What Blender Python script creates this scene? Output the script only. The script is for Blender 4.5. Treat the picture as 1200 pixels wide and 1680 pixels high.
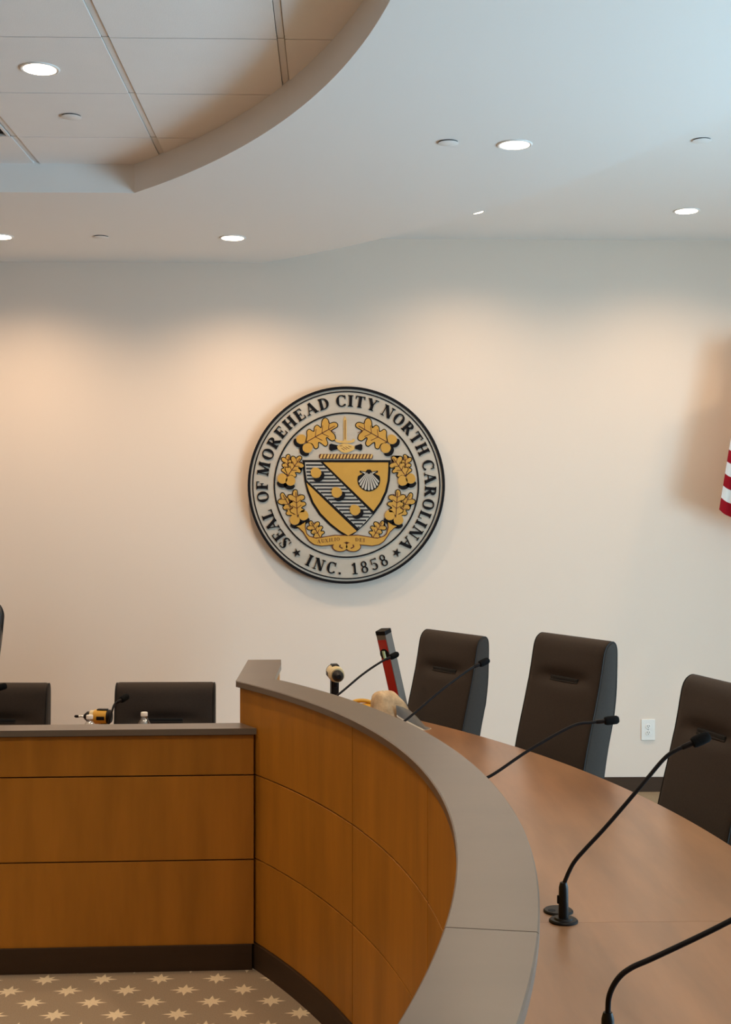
import bpy, bmesh, math, random
from mathutils import Vector, Matrix
random.seed(7)
PI = math.pi
S = bpy.context.scene
C = bpy.context.scene.collection
for o in list(bpy.data.objects): bpy.data.objects.remove(o)

# ------------------------------------------------------------------ camera
cd = bpy.data.cameras.new('camera'); cam = bpy.data.objects.new('camera', cd); C.objects.link(cam)
cd.sensor_fit = 'VERTICAL'; cd.sensor_height = 24.0; cd.lens = 30.0
cd.clip_start = 0.05; cd.clip_end = 200
cam.location = (0, 0, 1.76); cam.rotation_euler = (PI/2, 0, -math.atan(52/2100))
S.camera = cam

# ------------------------------------------------------------------ world (even daylight seen through the windows)
W = bpy.data.worlds.new('daylight'); S.world = W; W.use_nodes = True
bg = W.node_tree.nodes['Background']
bg.inputs['Color'].default_value = (0.50, 0.78, 1.0, 1); bg.inputs['Strength'].default_value = 17.5

# ------------------------------------------------------------------ exposure and view
S.view_settings.view_transform = 'Standard'; S.view_settings.look = 'None'
S.view_settings.gamma = 1.0; S.view_settings.use_curve_mapping = False
S.view_settings.exposure = 0.50
S.cycles.sample_clamp_indirect = 8.0; S.cycles.caustics_reflective = False; S.cycles.caustics_refractive = False; S.cycles.blur_glossy = 1.0
LAMP_W = 50.0                      # watts of each recessed downlight
LAMP_COL = (1.0, 0.71, 0.455)
ROOM = dict(x0=-7.0, x1=4.6, y0=-5.0, y1=8.0, ztop=3.47, zlow=3.314)
# portals in the window openings of the right wall (they only guide the sampling of the daylight)
WINS = [(1.5, 3.1), (3.4, 5.0)]
WZ = (0.08, 2.15)
for a, b in WINS:
    l = bpy.data.lights.new('window_portal', 'AREA'); l.shape = 'RECTANGLE'; l.size = WZ[1]-WZ[0]; l.size_y = b-a
    l.cycles.is_portal = True
    o = bpy.data.objects.new('window_portal', l); C.objects.link(o)
    o.location = (ROOM['x1']+0.11, (a+b)/2, (WZ[0]+WZ[1])/2); o.rotation_euler = (0, PI/2, 0)

# ------------------------------------------------------------------ materials
MATS = {}
def mat(name, col, rough=0.5, metal=0.0, spec=0.5, var=0.0, vscale=(6, 6, 6), bump=0.0, bscale=60, emit=None, estr=0, coat=0, sheen=0, objrand=0.0, detail=4):
    if name in MATS: return MATS[name]
    m = bpy.data.materials.new(name); m.use_nodes = True; MATS[name] = m
    nt = m.node_tree; p = nt.nodes['Principled BSDF']
    p.inputs['Base Color'].default_value = (*col, 1); p.inputs['Roughness'].default_value = rough
    p.inputs['Metallic'].default_value = metal; p.inputs['Specular IOR Level'].default_value = spec
    if coat: p.inputs['Coat Weight'].default_value = coat; p.inputs['Coat Roughness'].default_value = 0.15
    if sheen: p.inputs['Sheen Weight'].default_value = sheen; p.inputs['Sheen Roughness'].default_value = 0.5
    if emit: p.inputs['Emission Color'].default_value = (*emit, 1); p.inputs['Emission Strength'].default_value = estr
    tc = nt.nodes.new('ShaderNodeTexCoord')
    if var or objrand:
        mp = nt.nodes.new('ShaderNodeMapping'); mp.inputs['Scale'].default_value = vscale
        nt.links.new(tc.outputs['Object'], mp.inputs['Vector'])
        n = nt.nodes.new('ShaderNodeTexNoise'); n.inputs['Scale'].default_value = 1.0; n.inputs['Detail'].default_value = detail; n.inputs['Roughness'].default_value = 0.62
        oi = nt.nodes.new('ShaderNodeObjectInfo')
        ad = nt.nodes.new('ShaderNodeVectorMath'); ad.operation = 'ADD'
        sc = nt.nodes.new('ShaderNodeVectorMath'); sc.operation = 'SCALE'; sc.inputs['Scale'].default_value = 40
        cb = nt.nodes.new('ShaderNodeCombineXYZ'); nt.links.new(oi.outputs['Random'], cb.inputs[0]); nt.links.new(oi.outputs['Random'], cb.inputs[2])
        nt.links.new(cb.outputs[0], sc.inputs[0]); nt.links.new(mp.outputs[0], ad.inputs[0]); nt.links.new(sc.outputs[0], ad.inputs[1])
        nt.links.new(ad.outputs[0], n.inputs['Vector'])
        mr = nt.nodes.new('ShaderNodeMapRange'); mr.inputs['From Min'].default_value = 0.3; mr.inputs['From Max'].default_value = 0.7
        mr.inputs['To Min'].default_value = 1-var; mr.inputs['To Max'].default_value = 1+var
        nt.links.new(n.outputs['Fac'], mr.inputs['Value'])
        r2 = nt.nodes.new('ShaderNodeMapRange'); r2.inputs['To Min'].default_value = 1-objrand; r2.inputs['To Max'].default_value = 1+objrand
        nt.links.new(oi.outputs['Random'], r2.inputs['Value'])
        mu = nt.nodes.new('ShaderNodeMath'); mu.operation = 'MULTIPLY'
        nt.links.new(mr.outputs[0], mu.inputs[0]); nt.links.new(r2.outputs[0], mu.inputs[1])
        s2 = nt.nodes.new('ShaderNodeVectorMath'); s2.operation = 'SCALE'; s2.inputs[0].default_value = col
        nt.links.new(mu.outputs[0], s2.inputs['Scale']); nt.links.new(s2.outputs[0], p.inputs['Base Color'])
    if bump:
        n2 = nt.nodes.new('ShaderNodeTexNoise'); n2.inputs['Scale'].default_value = bscale; n2.inputs['Detail'].default_value = 3
        nt.links.new(tc.outputs['Object'], n2.inputs['Vector'])
        b = nt.nodes.new('ShaderNodeBump'); b.inputs['Strength'].default_value = bump; b.inputs['Distance'].default_value = 0.002
        nt.links.new(n2.outputs['Fac'], b.inputs['Height']); nt.links.new(b.outputs[0], p.inputs['Normal'])
    return m

mat('wall_paint', (0.77, 0.655, 0.555), 0.75, bump=0.15, bscale=180, spec=0.3)
mat('ceiling_paint', (0.85, 0.835, 0.81), 0.85, bump=0.1, bscale=150, spec=0.2)
mat('tile_white', (0.90, 0.875, 0.85), 0.9, bump=0.35, bscale=260, objrand=0.015, var=0.01, spec=0.2)
mat('tee_white', (0.74, 0.71, 0.68), 0.5)
mat('panel_wood', (0.385, 0.152, 0.015), 0.48, var=0.17, vscale=(7, 7, 1.1), objrand=0.04, spec=0.22, bump=0.05, bscale=90)
mat('groove_dark', (0.020, 0.007, 0.004), 0.8, spec=0.1)
mat('cap_wood', (0.115, 0.084, 0.060), 0.32, var=0.08, vscale=(3, 9, 3), spec=0.9)
mat('desk_wood', (0.250, 0.122, 0.055), 0.31, var=0.20, vscale=(9, 1.3, 5), spec=0.65)
mat('kick_brown', (0.046, 0.024, 0.011), 0.6, spec=0.25, var=0.1, vscale=(2, 2, 20))
mat('chair_fabric', (0.028, 0.0185, 0.0125), 0.75, var=0.12, vscale=(120, 120, 120), bump=0.3, bscale=500, sheen=0.04, spec=0.25)
mat('chair_leather', (0.014, 0.013, 0.013), 0.35, spec=0.5)
mat('chair_piping', (0.012, 0.009, 0.007), 0.7, spec=0.25)
mat('black_plastic', (0.006, 0.005, 0.005), 0.45, spec=0.18)
mat('black_metal', (0.006, 0.004, 0.004), 0.5, spec=0.12)
mat('foam_black', (0.005, 0.005, 0.005), 0.95, spec=0.1, bump=0.6, bscale=600)
mat('chrome', (0.6, 0.6, 0.6), 0.2, metal=1.0)
mat('white_plastic', (0.80, 0.77, 0.72), 0.4)
mat('slot_dark', (0.10, 0.09, 0.08), 0.6)
mat('void_black', (0.004, 0.004, 0.004), 0.9)
mat('trim_white', (0.82, 0.80, 0.77), 0.4)
mat('lens_glow', (1, 0.95, 0.88), 0.4, emit=(1.0, 0.80, 0.58), estr=9.0)
mat('seal_grey', (0.48, 0.425, 0.35), 0.55, var=0.07, vscale=(3, 14, 14), bump=0.2, bscale=120)
mat('seal_black', (0.006, 0.005, 0.006), 0.55, spec=0.15)
mat('seal_gold', (0.54, 0.295, 0.052), 0.42, var=0.05, vscale=(8, 8, 8))
mat('seal_gold_light', (0.64, 0.40, 0.12), 0.42)
mat('seal_brown', (0.10, 0.022, 0.008), 0.5)
mat('seal_lettering', (0.22, 0.09, 0.02), 0.5)
mat('seal_silver', (0.50, 0.46, 0.40), 0.45)
mat('seal_stripe', (0.030, 0.030, 0.032), 0.5, spec=0.2)
mat('level_red', (0.42, 0.012, 0.010), 0.4, coat=0.2)
mat('level_grey', (0.15, 0.130, 0.110), 0.5, spec=0.3)
mat('vial_green', (0.45, 0.55, 0.30), 0.15)
mat('tool_yellow', (0.62, 0.33, 0.03), 0.4)
mat('tool_cream', (0.58, 0.47, 0.26), 0.4)
mat('cap_tan', (0.45, 0.32, 0.185), 0.9, var=0.3, vscale=(24, 24, 24), bump=0.6, bscale=160)
mat('cap_brim_grey', (0.12, 0.108, 0.093), 0.8, var=0.1, vscale=(30, 30, 30))
mat('cap_edge', (0.62, 0.52, 0.38), 0.8)
mat('steel', (0.35, 0.34, 0.33), 0.3, metal=1.0)
mat('flag_red', (0.30, 0.006, 0.012), 0.85, spec=0.1)
mat('flag_white', (0.72, 0.66, 0.60), 0.85, spec=0.1)
mat('flag_blue', (0.02, 0.03, 0.12), 0.8, sheen=0.2)
mat('flag_fringe', (0.62, 0.42, 0.16), 0.7)
mat('brass', (0.75, 0.52, 0.2), 0.25, metal=1.0)
mat('pole_wood', (0.25, 0.12, 0.05), 0.4)
mat('window_frame_paint', (0.5, 0.5, 0.5), 0.5)

def mat_clear(name, tint, gloss):
    m = bpy.data.materials.new(name); m.use_nodes = True; MATS[name] = m; nt = m.node_tree
    for n in list(nt.nodes): nt.nodes.remove(n)
    out = nt.nodes.new('ShaderNodeOutputMaterial'); mx = nt.nodes.new('ShaderNodeMixShader'); mx.inputs[0].default_value = gloss
    t = nt.nodes.new('ShaderNodeBsdfTransparent'); t.inputs[0].default_value = (*tint, 1)
    g = nt.nodes.new('ShaderNodeBsdfGlossy'); g.inputs['Roughness'].default_value = 0.05
    nt.links.new(t.outputs[0], mx.inputs[1]); nt.links.new(g.outputs[0], mx.inputs[2]); nt.links.new(mx.outputs[0], out.inputs[0])
mat_clear('window_glass', (0.95, 0.97, 0.97), 0.06)
mat_clear('bottle_plastic', (0.90, 0.90, 0.88), 0.22)

def mat_carpet():
    m = bpy.data.materials.new('carpet_stars'); m.use_nodes = True; MATS['carpet_stars'] = m
    nt = m.node_tree; N = nt.nodes; L = nt.links; p = N['Principled BSDF']; p.inputs['Roughness'].default_value = 0.95; p.inputs['Specular IOR Level'].default_value = 0.1
    tc = N.new('ShaderNodeTexCoord'); sp = N.new('ShaderNodeSeparateXYZ'); L.new(tc.outputs['Object'], sp.inputs[0])
    def M(op, a, b=None, c=None):
        n = N.new('ShaderNodeMath'); n.operation = op
        for i, v in enumerate((a, b, c)):
            if v is None: continue
            if isinstance(v, (int, float)): n.inputs[i].default_value = v
            else: L.new(v, n.inputs[i])
        return n.outputs[0]
    sx, sy = 0.2145, 0.2280
    def star(ox, oy):                      # one rectangular lattice of eight-pointed stars
        x = M('SUBTRACT', M('MULTIPLY', M('FRACT', M('DIVIDE', M('ADD', sp.outputs[0], 20*sx-ox), sx)), sx), sx/2)
        y = M('SUBTRACT', M('MULTIPLY', M('FRACT', M('DIVIDE', M('ADD', sp.outputs[1], 40*sy-oy), sy)), sy), sy/2)
        r = M('SQRT', M('ADD', M('MULTIPLY', x, x), M('MULTIPLY', y, y))); th = M('ARCTAN2', y, x)
        res = None
        for rot, R, ri in ((0, 0.0555, 0.0165), (PI/4, 0.043, 0.0165)):
            t = M('ABSOLUTE', M('SUBTRACT', M('MULTIPLY', M('FRACT', M('DIVIDE', M('ADD', th, 8*PI+rot+PI/4), PI/2)), PI/2), PI/4))
            px, py = M('MULTIPLY', r, M('COSINE', t)), M('MULTIPLY', r, M('SINE', t))
            nx, ny = ri*math.sin(PI/4), R-ri*math.cos(PI/4); k = math.hypot(nx, ny)
            d = M('SUBTRACT', M('ADD', M('MULTIPLY', px, nx/k), M('MULTIPLY', py, ny/k)), R*ri*math.sin(PI/4)/k)
            res = d if res is None else M('MINIMUM', res, d)
        return res
    # a star sits at (-0.870, 4.843) and one at (-0.978, 4.728); offsets put cell centres there
    d = M('MINIMUM', star(-0.870-sx/2, 4.843-sy/2), star(-0.977-sx/2, 4.729-sy/2))
    mk = N.new('ShaderNodeMapRange'); mk.inputs['From Min'].default_value = 0.0012; mk.inputs['From Max'].default_value = -0.0012
    L.new(d, mk.inputs['Value'])
    nz = N.new('ShaderNodeTexNoise'); nz.inputs['Scale'].default_value = 230; nz.inputs['Detail'].default_value = 2; L.new(tc.outputs['Object'], nz.inputs['Vector'])
    vr = N.new('ShaderNodeMapRange'); vr.inputs['From Min'].default_value = 0.3; vr.inputs['From Max'].default_value = 0.7; vr.inputs['To Min'].default_value = 0.88; vr.inputs['To Max'].default_value = 1.12
    L.new(nz.outputs['Fac'], vr.inputs['Value'])
    mx = N.new('ShaderNodeMix'); mx.data_type = 'RGBA'; L.new(mk.outputs[0], mx.inputs['Factor'])
    mx.inputs['A'].default_value = (0.33, 0.255, 0.175, 1); mx.inputs['B'].default_value = (0.78, 0.65, 0.44, 1)
    sc = N.new('ShaderNodeVectorMath'); sc.operation = 'SCALE'; L.new(mx.outputs['Result'], sc.inputs[0]); L.new(vr.outputs[0], sc.inputs['Scale'])
    L.new(sc.outputs[0], p.inputs['Base Color'])
    b = N.new('ShaderNodeBump'); b.inputs['Strength'].default_value = 0.5; b.inputs['Distance'].default_value = 0.003
    L.new(nz.outputs['Fac'], b.inputs['Height']); L.new(b.outputs[0], p.inputs['Normal'])
mat_carpet()

# ------------------------------------------------------------------ mesh helpers
def obj(name, bm, m, parent=None, smooth=False, world=False):
    """link a bmesh as one mesh object; world=True: the bmesh is in world coordinates and is moved to the parent's frame"""
    bmesh.ops.recalc_face_normals(bm, faces=bm.faces)
    if world and parent is not None:
        off = parent.location.copy(); q = parent.parent
        while q is not None: off += q.location; q = q.parent
        bmesh.ops.translate(bm, verts=bm.verts, vec=-off)
    me = bpy.data.meshes.new(name); bm.to_mesh(me); bm.free()
    for k in (m if isinstance(m, (list, tuple)) else [m]): me.materials.append(MATS[k])
    if smooth:
        for p in me.polygons: p.use_smooth = True
        try: me.set_sharp_from_angle(angle=math.radians(38))
        except Exception: pass
    o = bpy.data.objects.new(name, me); C.objects.link(o)
    if parent is not None: o.parent = parent
    return o
def tag(o, label=None, cat=None, group=None, kind=None):
    if label: o['label'] = label
    if cat: o['category'] = cat
    if group: o['group'] = group
    if kind: o['kind'] = kind
    return o
def thing(name, label, cat, loc=(0, 0, 0), rz=0, group=None, kind=None):
    o = bpy.data.objects.new(name, None); o.empty_display_size = 0.1; C.objects.link(o)
    o.location = loc; o.rotation_euler = (0, 0, rz)
    return tag(o, label, cat, group, kind)
def box(bm, x0, x1, y0, y1, z0, z1, bev=0.0):
    v = [bm.verts.new(p) for p in ((x0,y0,z0),(x1,y0,z0),(x1,y1,z0),(x0,y1,z0),(x0,y0,z1),(x1,y0,z1),(x1,y1,z1),(x0,y1,z1))]
    fs = [bm.faces.new([v[i] for i in f]) for f in ((3,2,1,0),(4,5,6,7),(0,1,5,4),(1,2,6,5),(2,3,7,6),(3,0,4,7))]
    if bev:
        es = list({e for f in fs for e in f.edges})
        bmesh.ops.bevel(bm, geom=es, offset=bev, segments=2, affect='EDGES', profile=0.5)
    return v
def B(*a, **k):
    bm = bmesh.new(); box(bm, *a, **k); return bm
def prism(bm, pts, d0, d1, axis='z'):
    """extrude a 2D polygon; axis z: (x,y)->d is z; axis y: (x,z)->d is y"""
    f = (lambda p, d: (p[0], p[1], d)) if axis == 'z' else (lambda p, d: (p[0], d, p[1]))
    a = [bm.verts.new(f(p, d0)) for p in pts]; b = [bm.verts.new(f(p, d1)) for p in pts]; n = len(pts)
    bm.faces.new(a); bm.faces.new(b[::-1])
    for i in range(n): bm.faces.new((a[i], a[(i+1) % n], b[(i+1) % n], b[i]))
def frame_of(t):
    t = t.normalized(); up = Vector((0, 0, 1)) if abs(t.z) < 0.92 else Vector((1, 0, 0))
    u = t.cross(up).normalized(); return u, u.cross(t).normalized()
def tube(bm, pts, r, n=10, caps=True):
    pts = [Vector(p) for p in pts]; rr = r if isinstance(r, (list, tuple)) else [r]*len(pts); rings = []; u = None
    for i, p in enumerate(pts):
        t = (pts[min(i+1, len(pts)-1)]-pts[max(i-1, 0)]).normalized()
        if u is None: u, w = frame_of(t)
        else: u = (u-t*u.dot(t)).normalized(); w = t.cross(u)
        w = t.cross(u)
        rings.append([bm.verts.new(p+(u*math.cos(2*PI*k/n)+w*math.sin(2*PI*k/n))*rr[i]) for k in range(n)])
    for a, b in zip(rings, rings[1:]):
        for k in range(n): bm.faces.new((a[k], a[(k+1) % n], b[(k+1) % n], b[k]))
    if caps: bm.faces.new(rings[0][::-1]); bm.faces.new(rings[-1])
def lathe(bm, prof, n=24, M=None, caps=True):
    """profile [(r,z)...] round z"""
    M = M or Matrix(); rings = []
    for r, z in prof:
        rings.append([bm.verts.new(M @ Vector((r*math.cos(2*PI*k/n), r*math.sin(2*PI*k/n), z))) for k in range(n)] if r > 1e-6 else [bm.verts.new(M @ Vector((0, 0, z)))])
    for a, b in zip(rings, rings[1:]):
        for k in range(n):
            q = [a[k % len(a)], a[(k+1) % len(a)], b[(k+1) % len(b)], b[k % len(b)]]
            q2 = []
            for x in q:
                if x not in q2: q2.append(x)
            if len(q2) >= 3: bm.faces.new(q2)
    if caps and len(rings[0]) > 1: bm.faces.new(rings[0][::-1])
    if caps and len(rings[-1]) > 1: bm.faces.new(rings[-1])
def catmull(P, n=8):
    P = [Vector(p) for p in P]; Q = [P[0]*2-P[1]]+P+[P[-1]*2-P[-2]]; out = []
    for i in range(1, len(Q)-2):
        a, b, c, d = Q[i-1:i+3]
        for k in range(n):
            t = k/n; out.append(0.5*((2*b)+(c-a)*t+(2*a-5*b+4*c-d)*t*t+(3*b-a-3*c+d)*t**3))
    return out+[P[-1]]
def arc(c, r, a0, a1, n):
    return [(c[0]+r*math.cos(math.radians(a0+(a1-a0)*i/n)), c[1]+r*math.sin(math.radians(a0+(a1-a0)*i/n))) for i in range(n+1)]
def strip(bm, inn, out, z0, z1, ch=0.0):
    """solid between two plan polylines of equal length, with chamfered upper edges"""
    rows = []
    for p, q in zip(inn, out):
        p = Vector(p); q = Vector(q); d = (q-p).normalized()*ch
        sec = [(p, z0), (p, z1-ch), (p+d, z1), (q-d, z1), (q, z1-ch), (q, z0)] if ch else [(p, z0), (p, z1), (q, z1), (q, z0)]
        rows.append([bm.verts.new((s.x, s.y, z)) for s, z in sec])
    n = len(rows[0])
    for a, b in zip(rows, rows[1:]):
        for k in range(n): bm.faces.new((a[k], a[(k+1) % n], b[(k+1) % n], b[k]))
    bm.faces.new(rows[0][::-1]); bm.faces.new(rows[-1])
def copy_tree(o, parent=None):
    c = o.copy(); C.objects.link(c); c.parent = parent
    for ch in list(o.children): copy_tree(ch, c)
    return c

# ================================================================== SETTING
X0, X1, Y0, Y1, ZT, ZL = (ROOM[k] for k in ('x0', 'x1', 'y0', 'y1', 'ztop', 'zlow'))
tag(obj('floor', B(X0, X1, Y0, Y1, -0.1, 0), 'carpet_stars'), 'taupe carpet with rows of cream eight pointed stars', kind='structure')
mat('carpet_plain', (0.25, 0.20, 0.135), 0.95, var=0.1, vscale=(200, 200, 200), spec=0.1)
tag(obj('wall_back', B(X0-0.2, X1+0.2, Y1, Y1+0.2, -0.1, ZT+0.3), 'wall_paint'), 'warm white painted wall carrying the round seal', kind='structure')
tag(obj('wall_left', B(X0-0.2, X0, Y0, Y1, -0.1, ZT+0.3), 'wall_paint'), kind='structure')
tag(obj('wall_front', B(X0-0.2, X1+0.2, Y0-0.2, Y0, -0.1, ZT+0.3), 'wall_paint'), kind='structure')
bm = bmesh.new(); ys = [Y0]+[v for w in WINS for v in w]+[Y1]
for i in range(0, len(ys), 2): box(bm, X1, X1+0.2, ys[i], ys[i+1], -0.1, ZT+0.3)
for a, b in WINS: box(bm, X1, X1+0.2, a, b, -0.1, WZ[0]); box(bm, X1, X1+0.2, a, b, WZ[1], ZT+0.3)
tag(obj('wall_right', bm, 'wall_paint'), kind='structure')
for i, (a, b) in enumerate(WINS):
    w = tag(thing('window_%d' % (i+1), None, None, (X1+0.1, (a+b)/2, WZ[0])), kind='structure')
    bm = bmesh.new(); t = 0.05
    box(bm, X1+0.07, X1+0.13, a, a+t, *WZ); box(bm, X1+0.07, X1+0.13, b-t, b, *WZ)
    box(bm, X1+0.07, X1+0.13, a+t, b-t, WZ[0], WZ[0]+t); box(bm, X1+0.07, X1+0.13, a+t, b-t, WZ[1]-t, WZ[1])
    box(bm, X1+0.08, X1+0.12, (a+b)/2-0.02, (a+b)/2+0.02, WZ[0]+t, WZ[1]-t)
    obj('window_frame', bm, 'window_frame_paint', w, world=True)
    for u, v in ((a+t, (a+b)/2-0.02), ((a+b)/2+0.02, b-t)):
        obj('pane', B(X1+0.098, X1+0.102, u, v, WZ[0]+t, WZ[1]-t), 'window_glass', w, world=True)
bm = bmesh.new(); box(bm, X0, X1, Y1-0.014, Y1, 0, 0.085); box(bm, X0, X1, Y1-0.010, Y1, 0.085, 0.095)
tag(obj('baseboard_back', bm, 'kick_brown'), 'dark brown baseboard along the foot of the seal wall', kind='structure')
tag(obj('ceiling', B(X0-0.2, X1+0.2, Y0-0.2, Y1+0.2, ZT, ZT+0.1), 'ceiling_paint'), 'higher smooth painted ceiling on the right', kind='structure')

# dropped soffit: arc on the right, recessed tray on the left
TC, TR = (-4.494, 3.104), 4.73; SC_, SR = (-4.823, 2.989), 6.655
a_hi = math.degrees(math.acos((-0.972-TC[0])/TR)); a_lo = -math.degrees(math.asin((TC[1]+0.05)/TR))
tray_arc = arc(TC, TR, a_hi, a_lo, 90)
TB = tray_arc[0][1]
tray = tray_arc+[(-6.2, tray_arc[-1][1]), (-6.2, TB)]
s_hi = math.degrees(math.asin((Y1-SC_[1])/SR))
outer = arc(SC_, SR, s_hi, -90, 120)+[(X0, SC_[1]-SR), (X0, Y1)]
bm = bmesh.new()
def loop(pts, z):
    vs = [bm.verts.new((x, y, z)) for x, y in pts]; return vs, [bm.edges.new((vs[i], vs[(i+1) % len(vs)])) for i in range(len(vs))]
v1, e1 = loop(outer, ZL); v2, e2 = loop(tray, ZL)
bmesh.ops.triangle_fill(bm, edges=e1+e2, use_beauty=True, normal=(0, 0, -1))
for vs in (v1, v2):
    up = [bm.verts.new((v.co.x, v.co.y, ZT)) for v in vs]
    for i in range(len(vs)): bm.faces.new((vs[i], vs[(i+1) % len(vs)], up[(i+1) % len(vs)], up[i]))
tag(obj('ceiling_soffit', bm, 'ceiling_paint', smooth=True), 'dropped painted soffit with a curved edge round the tiled recess', kind='structure')

# tiled recess
tg = tag(thing('ceiling_tray', 'recessed ceiling of white square tiles in a metal grid', None, (-3, 3, ZT)), kind='structure')
TX, TY, TW, TD = -0.190, 4.593, 0.6265, 0.6125
tile_me = None
for i in range(-10, 2):
    for j in range(-8, 4):
        xa, ya = TX+(i-1)*TW, TY+(j-1)*TD
        if xa+TW < -6.2 or ya+TD < 0 or xa > 0.26 or ya > TB: continue
        if abs(xa-(TX-3*TW)) < 0.01 and abs(ya-(TY+TD)) < 0.01: continue          # the air diffuser takes this cell
        if tile_me is None:
            bmt = bmesh.new(); box(bmt, 0.0150, TW-0.0150, 0.0036, TD-0.0036, -0.016, -0.002)
            o = obj('ceiling_tile', bmt, 'tile_white', tg); tile_me = o.data
        else:
            o = bpy.data.objects.new('ceiling_tile', tile_me); C.objects.link(o); o.parent = tg
        o.location = Vector((xa, ya, ZT))-tg.location
for i in range(-9, 1):
    x = TX+i*TW
    bm = bmesh.new(); box(bm, x-0.012, x+0.012, 0.0, TB-0.03, ZT-0.012, ZT-0.001); obj('main_tee', bm, 'tee_white', tg, world=True)
mat('gap_shade_grey', (0.30, 0.275, 0.25), 0.6)
for j in range(-7, 4):  # added strips; their grey stands in for shadow lines between tile rows
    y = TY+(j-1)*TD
    if 0 < y < TB: obj('gap_shade_strip', B(-6.1, 0.2, y-0.0030, y+0.0030, ZT-0.0125, ZT-0.003), 'gap_shade_grey', tg, world=True)
# plaque air diffuser
xa, ya = TX-3*TW+0.018, TY+TD+0.004; w_, d_ = TW-0.036, TD-0.008
df = thing('air_diffuser', 'square white plaque air diffuser with black slot in the tiled recess', 'air diffuser', (xa+w_/2, ya+d_/2, ZT-0.002))
bm = bmesh.new(); f = 0.012
box(bm, xa, xa+w_, ya, ya+f, ZT-0.018, ZT-0.002); box(bm, xa, xa+w_, ya+d_-f, ya+d_, ZT-0.018, ZT-0.002)
box(bm, xa, xa+f, ya+f, ya+d_-f, ZT-0.018, ZT-0.002); box(bm, xa+w_-f, xa+w_, ya+f, ya+d_-f, ZT-0.018, ZT-0.002)
obj('frame', bm, 'tee_white', df, world=True)
obj('dark_slot', B(xa+f, xa+w_-f, ya+f, ya+d_-f, ZT-0.006, ZT-0.003), 'void_black', df, world=True)
obj('plaque', B(xa+0.055, xa+w_-0.055, ya+0.055, ya+d_-0.055, ZT-0.018, ZT-0.010), 'tile_white', df, world=True)

# ------------------------------------------------------------------ downlights (fixture and its own lamp) and sprinkler cover plates
def downlight(x, y, z, label, w=1.0):
    t = thing('recessed_downlight', label, 'ceiling light', (x, y, z), 0, 'recessed downlights')
    bm = bmesh.new(); lathe(bm, [(0.0625, 0.0), (0.075, 0.0), (0.075, -0.003), (0.071, -0.0055), (0.0625, -0.004), (0.0625, 0.0)], 36, caps=False)
    bm.faces.ensure_lookup_table(); obj('trim_ring', bm, 'trim_white', t, smooth=True)
    bm = bmesh.new(); lathe(bm, [(0.0, -0.0050), (0.062, -0.0040), (0.062, -0.0005), (0.0, -0.0005)], 36); obj('lens', bm, 'lens_glow', t, smooth=True)
    l = bpy.data.lights.new('downlight_lamp', 'SPOT'); l.energy = LAMP_W*w; l.color = LAMP_COL; l.spot_size = math.radians(150); l.spot_blend = 1.0; l.shadow_soft_size = 0.055
    o = bpy.data.objects.new('downlight_lamp', l); C.objects.link(o); o.parent = t; o.location = (0, 0, -0.03)
TZ = ZT-0.016
downlight(-0.573, 7.268, ZL, 'lit downlight in the soffit close above the seal wall, left of the seal')
downlight(-1.883, 7.269, ZL, 'lit downlight cut by the left frame edge in the soffit by the wall')
downlight(0.765, 5.395, ZL, 'large lit downlight in the soffit right of the curved tray')
downlight(2.003, 7.220, ZT, 'lit downlight in the higher ceiling at the right, near the wall', 0.8)
downlight(0.785, 7.250, ZT, 'downlight mostly hidden behind the lip of the curved soffit', 0.75)
downlight(-1.124, 4.920, TZ, 'lit downlight set in a ceiling tile of the recess', 1.3)
for k, (x, y, z) in enumerate([(-3.2, 7.27, ZL), (-4.5, 7.27, ZL), (-3.63, 4.92, TZ), (-1.124, 2.47, TZ), (-3.63, 2.47, TZ), (3.25, 7.22, ZT), (0.95, 2.6, ZL), (2.9, 4.6, ZT), (2.9, 1.6, ZT), (0.3, 0.0, ZL), (-2.4, -1.2, ZL), (2.0, -2.2, ZT)]):
    downlight(x, y, z, 'recessed ceiling downlight elsewhere in the room, out of the picture', 1.25 if z == TZ else 0.8)
def cover(x, y, z, label):
    t = thing('sprinkler_cover', label, 'sprinkler', (x, y, z), 0, 'sprinkler cover plates')
    bm = bmesh.new(); lathe(bm, [(0.0, -0.0065), (0.042, -0.0062), (0.043, -0.0058), (0.043, -0.0050), (0.0, -0.0050)], 32); obj('plate', bm, 'ceiling_paint', t, smooth=True)
    bm = bmesh.new(); lathe(bm, [(0.0, -0.0050), (0.0405, -0.0050), (0.0405, 0.0), (0.0, 0.0)], 24); obj('cup', bm, 'void_black', t, smooth=True)
cover(0.481, 5.366, ZL, 'round sprinkler cover plate beside the large soffit downlight')
cover(-1.313, 7.255, ZL, 'round sprinkler cover plate between the two downlights over the wall')
cover(-1.123, 5.505, TZ, 'round sprinkler cover plate in a recess ceiling tile')
cover(1.691, 5.841, ZT, 'round sprinkler cover plate in the higher ceiling at the right')

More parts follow.
